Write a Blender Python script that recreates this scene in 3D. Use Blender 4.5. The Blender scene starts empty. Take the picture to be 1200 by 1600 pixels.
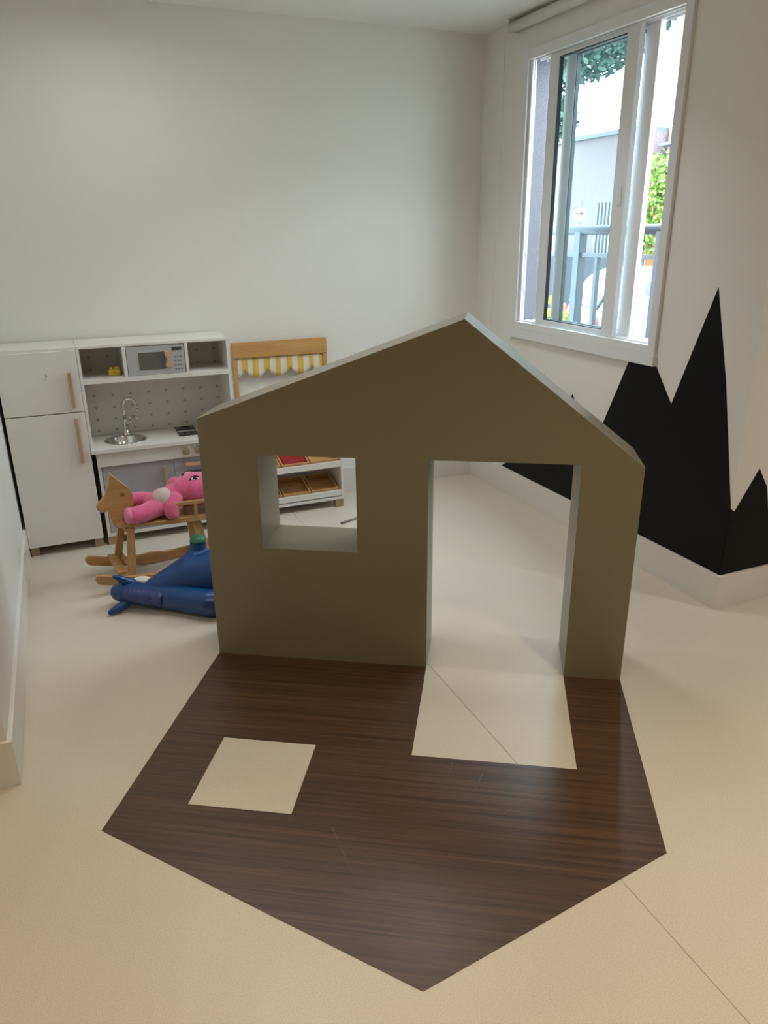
import bpy, bmesh, math, random
from mathutils import Vector, Matrix, Quaternion
random.seed(7)
D = bpy.data
SC = bpy.context.scene
COL = SC.collection

# ------------------------------------------------------------------ camera
RIGHT, UP, FWD = Vector((0.92, -0.392, -0.010)), Vector((0.146, 0.320, 0.936)), Vector((0.364, 0.862, -0.352))
FWD.normalize()
RIGHT = (RIGHT - FWD * RIGHT.dot(FWD)).normalized()
UP = RIGHT.cross(FWD)
cd = D.cameras.new('camera')
cam = D.objects.new('camera', cd)
COL.objects.link(cam)
cam.matrix_world = Matrix(((RIGHT.x, UP.x, -FWD.x, -2.398), (RIGHT.y, UP.y, -FWD.y, -4.170),
                           (RIGHT.z, UP.z, -FWD.z, 1.518), (0, 0, 0, 1)))
cd.sensor_fit = 'VERTICAL'
cd.sensor_height = 24
cd.lens = 1163.9 / 1600 * 24
cd.clip_start = 0.02
SC.camera = cam

# ------------------------------------------------------------------ light and exposure
SC.view_settings.view_transform = 'Standard'
SC.view_settings.look = 'None'
SC.view_settings.gamma = 1
SC.view_settings.use_curve_mapping = False
SC.view_settings.exposure = 0.05
w = D.worlds.new('overcast_sky')
SC.world = w
w.use_nodes = True
bg = w.node_tree.nodes['Background']
bg.inputs[0].default_value = (0.84, 0.93, 1.0, 1)
bg.inputs[1].default_value = 13.0


def area_light(name, loc, rot, sx, sy, power, color, spread=180, portal=False):
    l = D.lights.new(name, 'AREA')
    l.shape = 'RECTANGLE'
    l.size, l.size_y = sx, sy
    l.energy = power
    l.color = color
    l.spread = math.radians(spread)
    if portal:
        l.cycles.is_portal = True
    o = D.objects.new(name, l)
    o.location = loc
    o.rotation_euler = rot
    COL.objects.link(o)
    return o


area_light('window_daylight_portal', (0.16, -1.01, 1.68), (0, math.radians(90), 0), 1.40, 1.18, 1, (1, 1, 1), portal=True)

LAMP = dict(color=(1.0, 0.80, 0.55), cool=(0.95, 0.97, 1.0))
LAMP_SPOTS = [(-2.05, -0.75, 2.6, 165), (-0.85, -1.15, 4.6, 118), (-1.75, -1.45, 2.8, 118), (-2.75, -2.9, 4, 110), (-0.9, -3.5, 5.8, 105), (-2.2, -4.6, 7, 105), (-4.2, -4.6, 7, 105),  # alcove lamps by window and hopper are added, unseen fill for weak daylight
              (1.2, -3.6, 17, 150), (-0.6, -5.6, 5, 105), (-2.9, -6.2, 5, 105)]
# ------------------------------------------------------------------ materials
MATS = {}


def mat(name, color, rough=0.5, metal=0.0, spec=0.5, noise=0.0, nscale=20, coat=0.0, bump=0.0, bscale=200, emit=0, sheen=0.0):
    m = D.materials.new(name)
    m.use_nodes = True
    nt = m.node_tree
    b = nt.nodes['Principled BSDF']
    b.inputs['Base Color'].default_value = (*color, 1)
    b.inputs['Roughness'].default_value = rough
    b.inputs['Metallic'].default_value = metal
    b.inputs['Specular IOR Level'].default_value = spec
    b.inputs['Coat Weight'].default_value = coat
    b.inputs['Sheen Weight'].default_value = sheen
    tc = nt.nodes.new('ShaderNodeTexCoord')
    if noise:
        n = nt.nodes.new('ShaderNodeTexNoise')
        n.inputs['Scale'].default_value = nscale
        n.inputs['Detail'].default_value = 4
        nt.links.new(tc.outputs['Object'], n.inputs['Vector'])
        mx = nt.nodes.new('ShaderNodeMix')
        mx.data_type = 'RGBA'
        mx.inputs[6].default_value = (*[c * (1 - noise) for c in color], 1)
        mx.inputs[7].default_value = (*[min(1, c * (1 + noise)) for c in color], 1)
        nt.links.new(n.outputs['Fac'], mx.inputs[0])
        nt.links.new(mx.outputs[2], b.inputs['Base Color'])
    if bump:
        n2 = nt.nodes.new('ShaderNodeTexNoise')
        n2.inputs['Scale'].default_value = bscale
        nt.links.new(tc.outputs['Object'], n2.inputs['Vector'])
        bp = nt.nodes.new('ShaderNodeBump')
        bp.inputs['Strength'].default_value = bump
        bp.inputs['Distance'].default_value = 0.004
        nt.links.new(n2.outputs['Fac'], bp.inputs['Height'])
        nt.links.new(bp.outputs['Normal'], b.inputs['Normal'])
    if emit:
        b.inputs['Emission Color'].default_value = (*color, 1)
        b.inputs['Emission Strength'].default_value = emit
    MATS[name] = m
    return m


def wood(name, c1, c2, axis=0, rough=0.42, scale=3.0, coat=0.1, stretch=14):
    m = mat(name, c1, rough, coat=coat)
    nt = m.node_tree
    b = nt.nodes['Principled BSDF']
    tc = nt.nodes.new('ShaderNodeTexCoord')
    mp = nt.nodes.new('ShaderNodeMapping')
    s = [scale * stretch] * 3
    s[axis] = scale
    mp.inputs['Scale'].default_value = s
    nt.links.new(tc.outputs['Object'], mp.inputs['Vector'])
    n = nt.nodes.new('ShaderNodeTexNoise')
    n.inputs['Scale'].default_value = 1.0
    n.inputs['Detail'].default_value = 8
    n.inputs['Roughness'].default_value = 0.65
    n.inputs['Distortion'].default_value = 0.5
    nt.links.new(mp.outputs['Vector'], n.inputs['Vector'])
    cr = nt.nodes.new('ShaderNodeValToRGB')
    cr.color_ramp.elements[0].position = 0.32
    cr.color_ramp.elements[0].color = (*c1, 1)
    cr.color_ramp.elements[1].position = 0.68
    cr.color_ramp.elements[1].color = (*c2, 1)
    nt.links.new(n.outputs['Fac'], cr.inputs[0])
    nt.links.new(cr.outputs[0], b.inputs['Base Color'])
    return m


M_wall = mat('cream_wall_paint', (0.84, 0.825, 0.77), 0.62, bump=0.05, bscale=250)
M_ceil = mat('white_ceiling_paint', (0.86, 0.855, 0.83), 0.8)
M_base = mat('glossy_white_baseboard', (0.80, 0.77, 0.70), 0.3)
M_frame = mat('white_lacquered_aluminium', (0.80, 0.81, 0.82), 0.35)
M_track = mat('dark_window_gasket', (0.06, 0.07, 0.08), 0.5)
M_house = mat('satin_sage_grey_lacquer', (0.245, 0.215, 0.138), 0.30, noise=0.015, nscale=6)
M_black = mat('black_mural_paint', (0.0022, 0.0024, 0.0022), 0.42, spec=0.16)
M_white = mat('white_toy_lacquer', (0.80, 0.775, 0.72), 0.38)
M_grey = mat('lavender_grey_panel', (0.42, 0.41, 0.44), 0.4)
M_mw = mat('pale_grey_panel', (0.48, 0.49, 0.50), 0.4)
M_dark = mat('dark_grey_print', (0.13, 0.135, 0.12), 0.35)
M_disp = mat('dark_blue_grey_display', (0.07, 0.075, 0.09), 0.3)
M_tri = mat('grey_printed_triangle', (0.46, 0.44, 0.41), 0.6)
M_gap = mat('shadow_gap_dark', (0.05, 0.05, 0.045), 0.8)
M_chrome = mat('chrome', (0.75, 0.75, 0.74), 0.12, metal=1.0)
M_iron = mat('black_burner_grate', (0.02, 0.025, 0.02), 0.3)
M_knob = mat('olive_wood_knob', (0.36, 0.29, 0.17), 0.5)
M_handle = wood('tan_wood_handle', (0.42, 0.28, 0.17), (0.52, 0.36, 0.23), 2)
M_peach = mat('peach_wood_handle', (0.60, 0.36, 0.24), 0.5)
M_legw = wood('leg_block_wood', (0.34, 0.23, 0.14), (0.44, 0.31, 0.20), 2)
M_pine = wood('orange_varnished_pine', (0.50, 0.25, 0.075), (0.68, 0.38, 0.14), 0, 0.35, 2.5, 0.3)
M_pinez = wood('orange_varnished_pine_upright', (0.50, 0.25, 0.075), (0.68, 0.38, 0.14), 2, 0.35, 2.5, 0.3)
M_horse = wood('varnished_pine_horse', (0.42, 0.215, 0.075), (0.60, 0.34, 0.14), 0, 0.33, 3, 0.3, 9)
M_horsez = wood('varnished_pine_horse_legs', (0.42, 0.215, 0.075), (0.60, 0.34, 0.14), 2, 0.33, 3, 0.3, 9)
M_crate = wood('honey_crate_wood', (0.47, 0.24, 0.08), (0.60, 0.34, 0.13), 0, 0.45, 3)
M_yel = mat('yellow_awning_stripe', (0.80, 0.50, 0.08), 0.8)
M_cloth = mat('white_awning_cloth', (0.82, 0.78, 0.72), 0.85)
M_toyyel = mat('yellow_plastic', (0.80, 0.55, 0.04), 0.35)
M_red = mat('dark_red_cloth', (0.30, 0.012, 0.008), 0.7)
M_pink = mat('bright_pink_plush', (0.80, 0.13, 0.29), 0.9, noise=0.12, nscale=60, bump=0.8, bscale=260, sheen=0.5)
M_pinkl = mat('pale_pink_plush_sole', (0.82, 0.22, 0.38), 0.9, bump=0.5, bscale=260, sheen=0.4)
M_belly = mat('greyish_pink_plush_belly', (0.66, 0.52, 0.52), 0.95, bump=0.8, bscale=260, sheen=0.3)
M_eyew = mat('white_embroidery', (0.85, 0.8, 0.8), 0.6)
M_eyek = mat('black_embroidery', (0.01, 0.008, 0.012), 0.4)
M_blue = mat('glossy_blue_rubber', (0.006, 0.058, 0.205), 0.27, noise=0.15, nscale=9)
M_mane = mat('violet_blue_rubber', (0.038, 0.052, 0.19), 0.4, noise=0.25, nscale=30)
M_green = mat('green_rubber', (0.02, 0.16, 0.09), 0.25)
M_nost = mat('dark_nostril_paint', (0.02, 0.015, 0.06), 0.4)
M_rod = mat('grey_metal_rod', (0.32, 0.31, 0.30), 0.35, metal=0.6)
M_cord = mat('white_blind_cord', (0.80, 0.78, 0.72), 0.6)
M_blind = mat('white_blind_fabric', (0.74, 0.73, 0.69), 0.7)
M_lampw = mat('white_downlight_ring', (0.85, 0.85, 0.83), 0.4)
M_lampe = mat('warm_downlight_diffuser', (1.0, 0.92, 0.8), 0.5, emit=1.5)
M_rail = mat('blue_grey_railing_paint', (0.066, 0.081, 0.100), 0.4)
M_stucco = mat('speckled_grey_roughcast', (0.150, 0.155, 0.185), 0.9, noise=0.35, nscale=260, bump=0.6, bscale=300)
M_pave = mat('pale_street_paving', (0.236, 0.229, 0.222), 0.9, noise=0.1, nscale=3)
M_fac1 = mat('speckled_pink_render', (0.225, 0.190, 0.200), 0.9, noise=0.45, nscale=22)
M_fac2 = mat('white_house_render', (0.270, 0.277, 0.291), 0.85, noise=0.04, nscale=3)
M_fac3 = mat('orange_render', (0.338, 0.182, 0.067), 0.85)
M_shut = mat('blue_grey_shutter', (0.116, 0.128, 0.149), 0.6)
M_louv = mat('grey_louvre', (0.161, 0.182, 0.210), 0.6)
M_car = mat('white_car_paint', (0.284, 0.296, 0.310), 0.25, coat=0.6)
M_carg = mat('dark_car_glass', (0.05, 0.065, 0.08), 0.1)
M_tyre = mat('black_tyre', (0.02, 0.02, 0.02), 0.8)
M_tail = mat('red_tail_light', (0.45, 0.06, 0.05), 0.3)
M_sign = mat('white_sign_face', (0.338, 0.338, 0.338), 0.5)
M_signk = mat('dark_sign_print', (0.05, 0.05, 0.06), 0.5)
M_pole = mat('grey_pole', (0.20, 0.21, 0.22), 0.5)
M_leafd = mat('teal_green_leaf', (0.06, 0.13, 0.10), 0.6, noise=0.3, nscale=2)
M_leafl = mat('light_green_leaf', (0.14, 0.26, 0.05), 0.6, noise=0.3, nscale=3)
M_bark = mat('grey_bark', (0.12, 0.10, 0.08), 0.9)
M_hyd = mat('yellow_green_leaf', (0.34, 0.36, 0.05), 0.7)

# glass
M_glass = D.materials.new('clear_window_glass')
M_glass.use_nodes = True
_nt = M_glass.node_tree
for _n in list(_nt.nodes):
    _nt.nodes.remove(_n)
_o = _nt.nodes.new('ShaderNodeOutputMaterial')
_mx = _nt.nodes.new('ShaderNodeMixShader')
_t = _nt.nodes.new('ShaderNodeBsdfTransparent')
_t.inputs[0].default_value = (0.90, 0.96, 0.97, 1)
_g = _nt.nodes.new('ShaderNodeBsdfGlossy')
_g.inputs['Roughness'].default_value = 0.02
_mx.inputs[0].default_value = 0.07
_nt.links.new(_t.outputs[0], _mx.inputs[1])
_nt.links.new(_g.outputs[0], _mx.inputs[2])
_nt.links.new(_mx.outputs[0], _o.inputs[0])

# floor: cream vinyl with fine speckle
M_floor = mat('cream_speckled_vinyl', (0.70, 0.64, 0.54), 0.33)
_nt = M_floor.node_tree
_b = _nt.nodes['Principled BSDF']
_tc = _nt.nodes.new('ShaderNodeTexCoord')
_n1 = _nt.nodes.new('ShaderNodeTexNoise')
_n1.inputs['Scale'].default_value = 360
_n1.inputs['Detail'].default_value = 3
_nt.links.new(_tc.outputs['Object'], _n1.inputs['Vector'])
_cr = _nt.nodes.new('ShaderNodeValToRGB')
_cr.color_ramp.elements[0].position = 0.36
_cr.color_ramp.elements[0].color = (0.62, 0.545, 0.44, 1)
_cr.color_ramp.elements[1].position = 0.62
_cr.color_ramp.elements[1].color = (0.74, 0.675, 0.575, 1)
_nt.links.new(_n1.outputs['Fac'], _cr.inputs[0])
_nt.links.new(_cr.outputs[0], _b.inputs['Base Color'])

# dark wood-look decal vinyl
M_decal = mat('dark_walnut_vinyl', (0.05, 0.025, 0.015), 0.34)
_nt = M_decal.node_tree
_b = _nt.nodes['Principled BSDF']
_tc = _nt.nodes.new('ShaderNodeTexCoord')
_mp = _nt.nodes.new('ShaderNodeMapping')
_mp.inputs['Scale'].default_value = (1.3, 75, 1)
_nt.links.new(_tc.outputs['Object'], _mp.inputs['Vector'])
_n1 = _nt.nodes.new('ShaderNodeTexNoise')
_n1.inputs['Scale'].default_value = 1
_n1.inputs['Detail'].default_value = 7
_n1.inputs['Roughness'].default_value = 0.7
_n1.inputs['Distortion'].default_value = 0.25
_nt.links.new(_mp.outputs['Vector'], _n1.inputs['Vector'])
_cr = _nt.nodes.new('ShaderNodeValToRGB')
_cr.color_ramp.elements[0].position = 0.34
_cr.color_ramp.elements[0].color = (0.042, 0.020, 0.0095, 1)
_cr.color_ramp.elements[1].position = 0.72
_cr.color_ramp.elements[1].color = (0.150, 0.076, 0.036, 1)
_nt.links.new(_n1.outputs['Fac'], _cr.inputs[0])
_nt.links.new(_cr.outputs[0], _b.inputs['Base Color'])


# ------------------------------------------------------------------ helpers
class MB:
    """collects shapes, builds one mesh object"""

    def __init__(s):
        s.bm = bmesh.new()

    def box(s, x0, x1, y0, y1, z0, z1, mi=0, bev=0.0, M=None):
        r = bmesh.ops.create_cube(s.bm, size=1)
        vs = r['verts']
        for v in vs:
            v.co = Vector(((x0 + x1) / 2 + v.co.x * (x1 - x0), (y0 + y1) / 2 + v.co.y * (y1 - y0), (z0 + z1) / 2 + v.co.z * (z1 - z0)))
        fs = list({f for v in vs for f in v.link_faces})
        for f in fs:
            f.material_index = mi
        if bev:
            es = list({e for v in vs for e in v.link_edges})
            r2 = bmesh.ops.bevel(s.bm, geom=es, offset=bev, segments=2, affect='EDGES', profile=0.5)
            vs = list({v for f in r2['faces'] for v in f.verts} | {v for v in vs if v.is_valid})
            for f in r2['faces']:
                f.material_index = mi
        if M is not None:
            for v in vs:
                v.co = M @ v.co
        return s

    def ring(s, loops, cap0=True, cap1=True, mi=0, smooth=True):
        """loops: list of lists of points with equal count"""
        L = [[s.bm.verts.new(Vector(p)) for p in lp] for lp in loops]
        n = len(L[0])
        for a, b in zip(L, L[1:]):
            for i in range(n):
                f = s.bm.faces.new((a[i], a[(i + 1) % n], b[(i + 1) % n], b[i]))
                f.smooth = smooth
                f.material_index = mi
        if cap0:
            f = s.bm.faces.new(L[0][::-1])
            f.material_index = mi
        if cap1:
            f = s.bm.faces.new(L[-1])
            f.material_index = mi
        return s

    def tube(s, pts, rad, n=12, mi=0, cap=True):
        pts = [Vector(p) for p in pts]
        if not isinstance(rad, (list, tuple)):
            rad = [rad] * len(pts)
        loops = []
        t0 = (pts[1] - pts[0]).normalized()
        u = t0.orthogonal().normalized()
        for i, p in enumerate(pts):
            t = (pts[min(i + 1, len(pts) - 1)] - pts[max(i - 1, 0)]).normalized()
            u = (u - t * u.dot(t)).normalized()
            v = t.cross(u)
            loops.append([p + (u * math.cos(2 * math.pi * k / n) + v * math.sin(2 * math.pi * k / n)) * rad[i] for k in range(n)])
        return s.ring(loops, cap, cap, mi)

    def cyl(s, p0, p1, r0, r1=None, n=24, mi=0):
        return s.tube([p0, p1], [r0, r1 if r1 is not None else r0], n, mi)

    def lathe(s, prof, center, n=32, axis='z', mi=0, caps=(True, True)):
        loops = []
        for r, h in prof:
            lp = []
            for k in range(n):
                a = 2 * math.pi * k / n
                if axis == 'z':
                    q = (r * math.cos(a), r * math.sin(a), h)
                elif axis == 'y':
                    q = (r * math.cos(a), h, -r * math.sin(a))
                else:
                    q = (h, r * math.cos(a), r * math.sin(a))
                lp.append(Vector(center) + Vector(q))
            loops.append(lp)
        return s.ring(loops, caps[0], caps[1], mi)

    def prism(s, poly, depth_vec, mi=0):
        d = Vector(depth_vec)
        a = [s.bm.verts.new(Vector(p)) for p in poly]
        b = [s.bm.verts.new(Vector(p) + d) for p in poly]
        n = len(a)
        fs = [s.bm.faces.new(a[::-1]), s.bm.faces.new(b)]
        for i in range(n):
            fs.append(s.bm.faces.new((a[i], a[(i + 1) % n], b[(i + 1) % n], b[i])))
        for f in fs:
            f.material_index = mi
        return s

    def ball(s, c, r, mi=0, seg=20, scale=(1, 1, 1), M=None):
        res = bmesh.ops.create_uvsphere(s.bm, u_segments=seg, v_segments=seg // 2 + 2, radius=1)
        for v in res['verts']:
            q = Vector((v.co.x * r * scale[0], v.co.y * r * scale[1], v.co.z * r * scale[2]))
            if M is not None:
                q = M @ q
            v.co = q + Vector(c)
        for f in {f for v in res['verts'] for f in v.link_faces}:
            f.smooth = True
            f.material_index = mi
        return s

    def build(s, name, mats, parent=None, bevel=0, loc=None):
        bmesh.ops.recalc_face_normals(s.bm, faces=s.bm.faces)
        me = D.meshes.new(name)
        s.bm.to_mesh(me)
        s.bm.free()
        return link(name, me, mats, parent, bevel)


def link(name, me, mats, parent=None, bevel=0):
    if not isinstance(mats, (list, tuple)):
        mats = [mats]
    while len(me.materials):
        me.materials.pop()
    for m in mats:
        me.materials.append(m)
    o = D.objects.new(name, me)
    COL.objects.link(o)
    if parent:
        o.parent = parent
    if bevel:
        b = o.modifiers.new('bevel', 'BEVEL')
        b.width = bevel
        b.segments = 2
        b.limit_method = 'ANGLE'
        b.angle_limit = math.radians(40)
    return o


def tag(o, label, cat, group=None, kind=None):
    o['label'] = label
    o['category'] = cat
    if group:
        o['group'] = group
    if kind:
        o['kind'] = kind
    return o


def struct(o):
    o['kind'] = 'structure'
    return o


def empty(name, loc=(0, 0, 0), rz=0):
    o = D.objects.new(name, None)
    o.location = loc
    o.rotation_euler = (0, 0, rz)
    o.empty_display_size = 0.05
    COL.objects.link(o)
    return o


def slab(name, polys, depth, mats, bevel=0.0, M=None, parent=None):
    """flat shape with holes (2-D polygons, first outline then holes) extruded by depth (z 0..depth), then transformed by M"""
    cu = D.curves.new(name, 'CURVE')
    cu.dimensions = '2D'
    cu.fill_mode = 'BOTH'
    for p in polys:
        sp = cu.splines.new('POLY')
        sp.points.add(len(p) - 1)
        for i, q in enumerate(p):
            sp.points[i].co = (q[0], q[1], 0, 1)
        sp.use_cyclic_u = True
    cu.extrude = depth / 2 - bevel
    cu.bevel_depth = bevel
    cu.bevel_resolution = 2
    cu.offset = -bevel
    tmp = D.objects.new(name + '_tmp', cu)
    COL.objects.link(tmp)
    dg = bpy.context.evaluated_depsgraph_get()
    me = D.meshes.new_from_object(tmp.evaluated_get(dg))
    D.objects.remove(tmp)
    D.curves.remove(cu)
    me.name = name
    me.transform(Matrix.Translation((0, 0, depth / 2)))
    if M is not None:
        me.transform(M)
    bm = bmesh.new()
    bm.from_mesh(me)
    bmesh.ops.remove_doubles(bm, verts=bm.verts, dist=0.00002)
    bmesh.ops.recalc_face_normals(bm, faces=bm.faces)
    for f in bm.faces:
        f.smooth = False
        f.material_index = 0
    bm.to_mesh(me)
    bm.free()
    return link(name, me, mats, parent)


def blob(name, chains, mats, voxel=0.004, smooth=6, parent=None):
    """one continuous surface from tapered chains of points [(x, y, z, r), ...]; blended by voxel remesh and smoothing"""
    bm = bmesh.new()
    for ch in chains:
        pts = []
        if len(ch) == 1:
            pts = [ch[0]]
        for a, b in zip(ch, ch[1:]):
            d = (Vector(a[:3]) - Vector(b[:3])).length
            n = max(2, int(d / (0.22 * min(a[3], b[3]))) + 1)
            for i in range(n + 1):
                t = i / n
                pts.append(tuple(a[j] + (b[j] - a[j]) * t for j in range(4)))
        for q in pts:
            r = bmesh.ops.create_icosphere(bm, subdivisions=3, radius=q[3])
            for v in r['verts']:
                v.co += Vector(q[:3])
    me = D.meshes.new(name + '_tmp')
    bm.to_mesh(me)
    bm.free()
    tmp = D.objects.new(name + '_tmp', me)
    COL.objects.link(tmp)
    rm = tmp.modifiers.new('remesh', 'REMESH')
    rm.mode = 'VOXEL'
    rm.voxel_size = voxel
    sm = tmp.modifiers.new('smooth', 'SMOOTH')
    sm.factor = 0.5
    sm.iterations = smooth
    dg = bpy.context.evaluated_depsgraph_get()
    out = D.meshes.new_from_object(tmp.evaluated_get(dg))
    D.objects.remove(tmp)
    for p in out.polygons:
        p.use_smooth = True
        p.material_index = 0
    return link(name, out, mats, parent)


def leaf_cloud(mb, center, radii, n, size, mi=0, hole=None):
    """many small leaf quads through an ellipsoid volume"""
    bm = mb.bm
    k = 0
    while k < n:
        p = Vector((random.uniform(-1, 1), random.uniform(-1, 1), random.uniform(-1, 1)))
        if p.length > 1 or p.length < random.random() * 0.8:
            continue
        k += 1
        c = Vector((center[0] + p.x * radii[0], center[1] + p.y * radii[1], center[2] + p.z * radii[2]))
        q = Quaternion(Vector((random.gauss(0, 1), random.gauss(0, 1), random.gauss(0, 1))).normalized(), random.uniform(0, 6.28))
        s = size * random.uniform(0.6, 1.4)
        pts = [(-s, 0, 0), (-s * .3, s * .45, 0), (s * .5, s * .4, 0), (s, 0, s * .15), (s * .5, -s * .4, 0), (-s * .3, -s * .45, 0)]
        vs = [bm.verts.new(c + q @ Vector(t)) for t in pts]
        f = bm.faces.new(vs)
        f.material_index = mi


# ================================================================== THE SETTING
CE = 2.53
# floor: cream sheet vinyl in two sheets that meet at x = -1.313, thin dirt line between them
fb = MB()
fb.box(-6.2, -1.3142, -7.6, 0.15, -0.08, 0)
fb.box(-1.3118, 0.205, -7.6, 0.15, -0.08, 0)
fb.box(0.205, 3.4, -7.6, -1.96, -0.08, 0)
fb.box(-1.3142, -1.3118, -7.6, 0.15, -0.08, -0.0009, mi=1)
struct(fb.build('floor', [M_floor, mat('floor_seam_line', (0.45, 0.38, 0.29), 0.7)]))
cb = MB()
cb.box(-6.35, 0.205, -7.75, 0.15, CE, CE + 0.1)
cb.box(0.205, 3.55, -7.75, -1.96, CE, CE + 0.1)
struct(cb.build('ceiling', M_ceil))
struct(MB().box(-2.95, 0.10, 0.0, 0.15, 0, CE).build('wall_back', M_wall))
WY0, WY1, WZ0, WZ1 = -1.575, -0.447, 0.998, 2.355
# right wall with the window opening: inner painted layer and outer roughcast layer
rb = MB()
for (x0, x1, mi) in ((0.0, 0.037, 0), (0.037, 0.205, 1)):
    yb = -2.11 if mi == 0 else -1.96
    rb.box(x0, x1, WY1, 0.15, 0, CE, mi)
    rb.box(x0, x1, yb, WY0, 0, CE, mi)
    rb.box(x0, x1, WY0, WY1, 0, WZ0, mi)
    rb.box(x0, x1, WY0, WY1, WZ1, CE, mi)
struct(rb.build('wall_right', [M_wall, M_stucco]))
struct(MB().box(0.037, 3.4, -2.11, -1.96, 0, CE).build('wall_right_return', M_wall))
struct(MB().box(-2.95, -2.715, -2.095, 0.0, 0, CE).build('wall_left', M_wall))
struct(MB().box(-6.2, -2.95, -2.095, -1.94, 0, CE).build('wall_left_return', M_wall))
struct(MB().box(-6.35, -6.2, -7.6, -1.94, 0, CE).build('wall_far_left', M_wall))
struct(MB().box(3.4, 3.55, -7.6, -1.96, 0, CE).build('wall_far_right', M_wall))
struct(MB().box(-6.35, 3.55, -7.75, -7.6, 0, CE).build('wall_front', M_wall))
BH = 0.153
struct(MB().box(-2.70, 0.0, -0.014, 0.0, 0, BH).build('baseboard_back', M_base, bevel=0.0015))
struct(MB().box(-0.014, 0.0, -2.11, -0.014, 0, BH).build('baseboard_right', M_base, bevel=0.0015))
struct(MB().box(-0.014, 3.4, -2.124, -2.11, 0, BH).build('baseboard_right_return', M_base, bevel=0.0015))
struct(MB().box(-2.715, -2.700, -2.095, 0.0, 0, BH).build('baseboard_left', M_base, bevel=0.0015))
struct(MB().box(-6.2, -2.700, -2.109, -2.095, 0, BH).build('baseboard_left_return', M_base, bevel=0.0015))

# ---- window: casing, frame with tracks, two sliding sashes pushed to the middle
wf = MB()
wf.box(-0.016, 0.0, -1.592, -1.550, 1.0365, 2.372)
wf.box(-0.016, 0.0, -0.472, -0.430, 1.0365, 2.372)
wf.box(-0.016, 0.0, -1.5495, -0.4725, 2.325, 2.372)
wf.box(-0.0155, 0.0, -1.592, -0.430, 0.9985, 1.036)
wf.box(-0.024, 0.0, -1.600, -0.424, 0.950, 0.998)
# frame box lining the opening
wf.box(0.0, 0.105, -1.575, -1.530, 0.998, 2.355)
wf.box(0.0, 0.036, -0.475, -0.447, 0.998, 2.355)
wf.box(0.0, 0.012, -0.492, -0.475, 1.030, 2.338)
wf.box(0.0, 0.105, -1.530, -0.475, 0.998, 1.030)
wf.box(0.0, 0.058, -1.530, -0.475, 2.338, 2.355)
for xr in (0.012, 0.052, 0.094):
    wf.box(xr, xr + 0.006, -1.530, -0.475, 1.030, 1.044)
    wf.box(xr, xr + 0.006, -1.530, -0.475, 2.322, 2.338)
    wf.box(xr, xr + 0.006, -1.530, -1.522, 1.030, 2.338)
win = struct(wf.build('window_1', M_frame, bevel=0.0012))
MB().box(0.013, 0.024, -0.4785, -0.4755, 1.031, 2.337).build('gasket', M_track, win)


def sash(name, x0, x1, ya, yb, z0, z1, sl, sr, rb_, rt):
    m = MB()
    m.box(x0, x1, ya, ya + sr, z0, z1)
    m.box(x0, x1, yb - sl, yb, z0, z1)
    m.box(x0, x1, ya + sr, yb - sl, z0, z0 + rb_)
    m.box(x0, x1, ya + sr, yb - sl, z1 - rt, z1)
    o = m.build(name, M_frame, win, bevel=0.0015)
    xm = (x0 + x1) / 2
    g = MB()
    g.box(xm - 0.002, xm + 0.002, ya + sr - 0.004, yb - sl + 0.004, z0 + rb_ - 0.004, z1 - rt + 0.004)
    g.build('glass_pane', M_glass, o)
    k = MB()
    t = 0.005
    k.box(x0 + 0.004, x1 - 0.004, yb - sl - t, yb - sl, z0 + rb_, z1 - rt)
    k.box(x0 + 0.004, x1 - 0.004, ya + sr, ya + sr + t, z0 + rb_, z1 - rt)
    k.box(x0 + 0.004, x1 - 0.004, ya + sr, yb - sl, z0 + rb_, z0 + rb_ + t)
    k.box(x0 + 0.004, x1 - 0.004, ya + sr, yb - sl, z1 - rt - t, z1 - rt)
    k.build('gasket', M_track, o)
    return o


s1 = sash('sliding_sash', 0.020, 0.048, -1.258, -0.612, 1.034, 2.334, 0.075, 0.082, 0.028, 0.028)
s2 = sash('sliding_sash', 0.062, 0.090, -1.330, -0.692, 1.034, 2.334, 0.075, 0.085, 0.028, 0.028)
MB().box(0.010, 0.020, -1.235, -1.215, 1.62, 1.70, bev=0.003).build('latch', M_frame, s1)

# ================================================================== ROLLER BLIND above the window
bl = tag(empty('roller_blind', (-0.05, -1.0, CE)), 'white roller blind rolled up under the ceiling above the window', 'blind')
m = MB()
m.cyl((0.012, 0.66, -0.040), (0.012, -0.72, -0.040), 0.025, n=32)
m.build('rolled_fabric', M_blind, bl)
for yy in (0.665, -0.725):
    MB().box(-0.010, 0.05, yy - 0.003, yy + 0.003, -0.062, 0.0, bev=0.001).build('bracket', M_frame, bl)
m = MB()
m.tube([(0.028, 0.70 + 0.05, -0.05), (0.030, 0.752, -0.5), (0.030, 0.765, -1.0), (0.030, 0.785, -1.5), (0.030, 0.79, -1.53)], 0.0016, 8)
m.tube([(0.028, 0.70 + 0.05, -0.06), (0.020, 0.72, -0.05), (0.012, 0.668, -0.045)], 0.0016, 8)
m.build('pull_cord', M_cord, bl)

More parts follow.
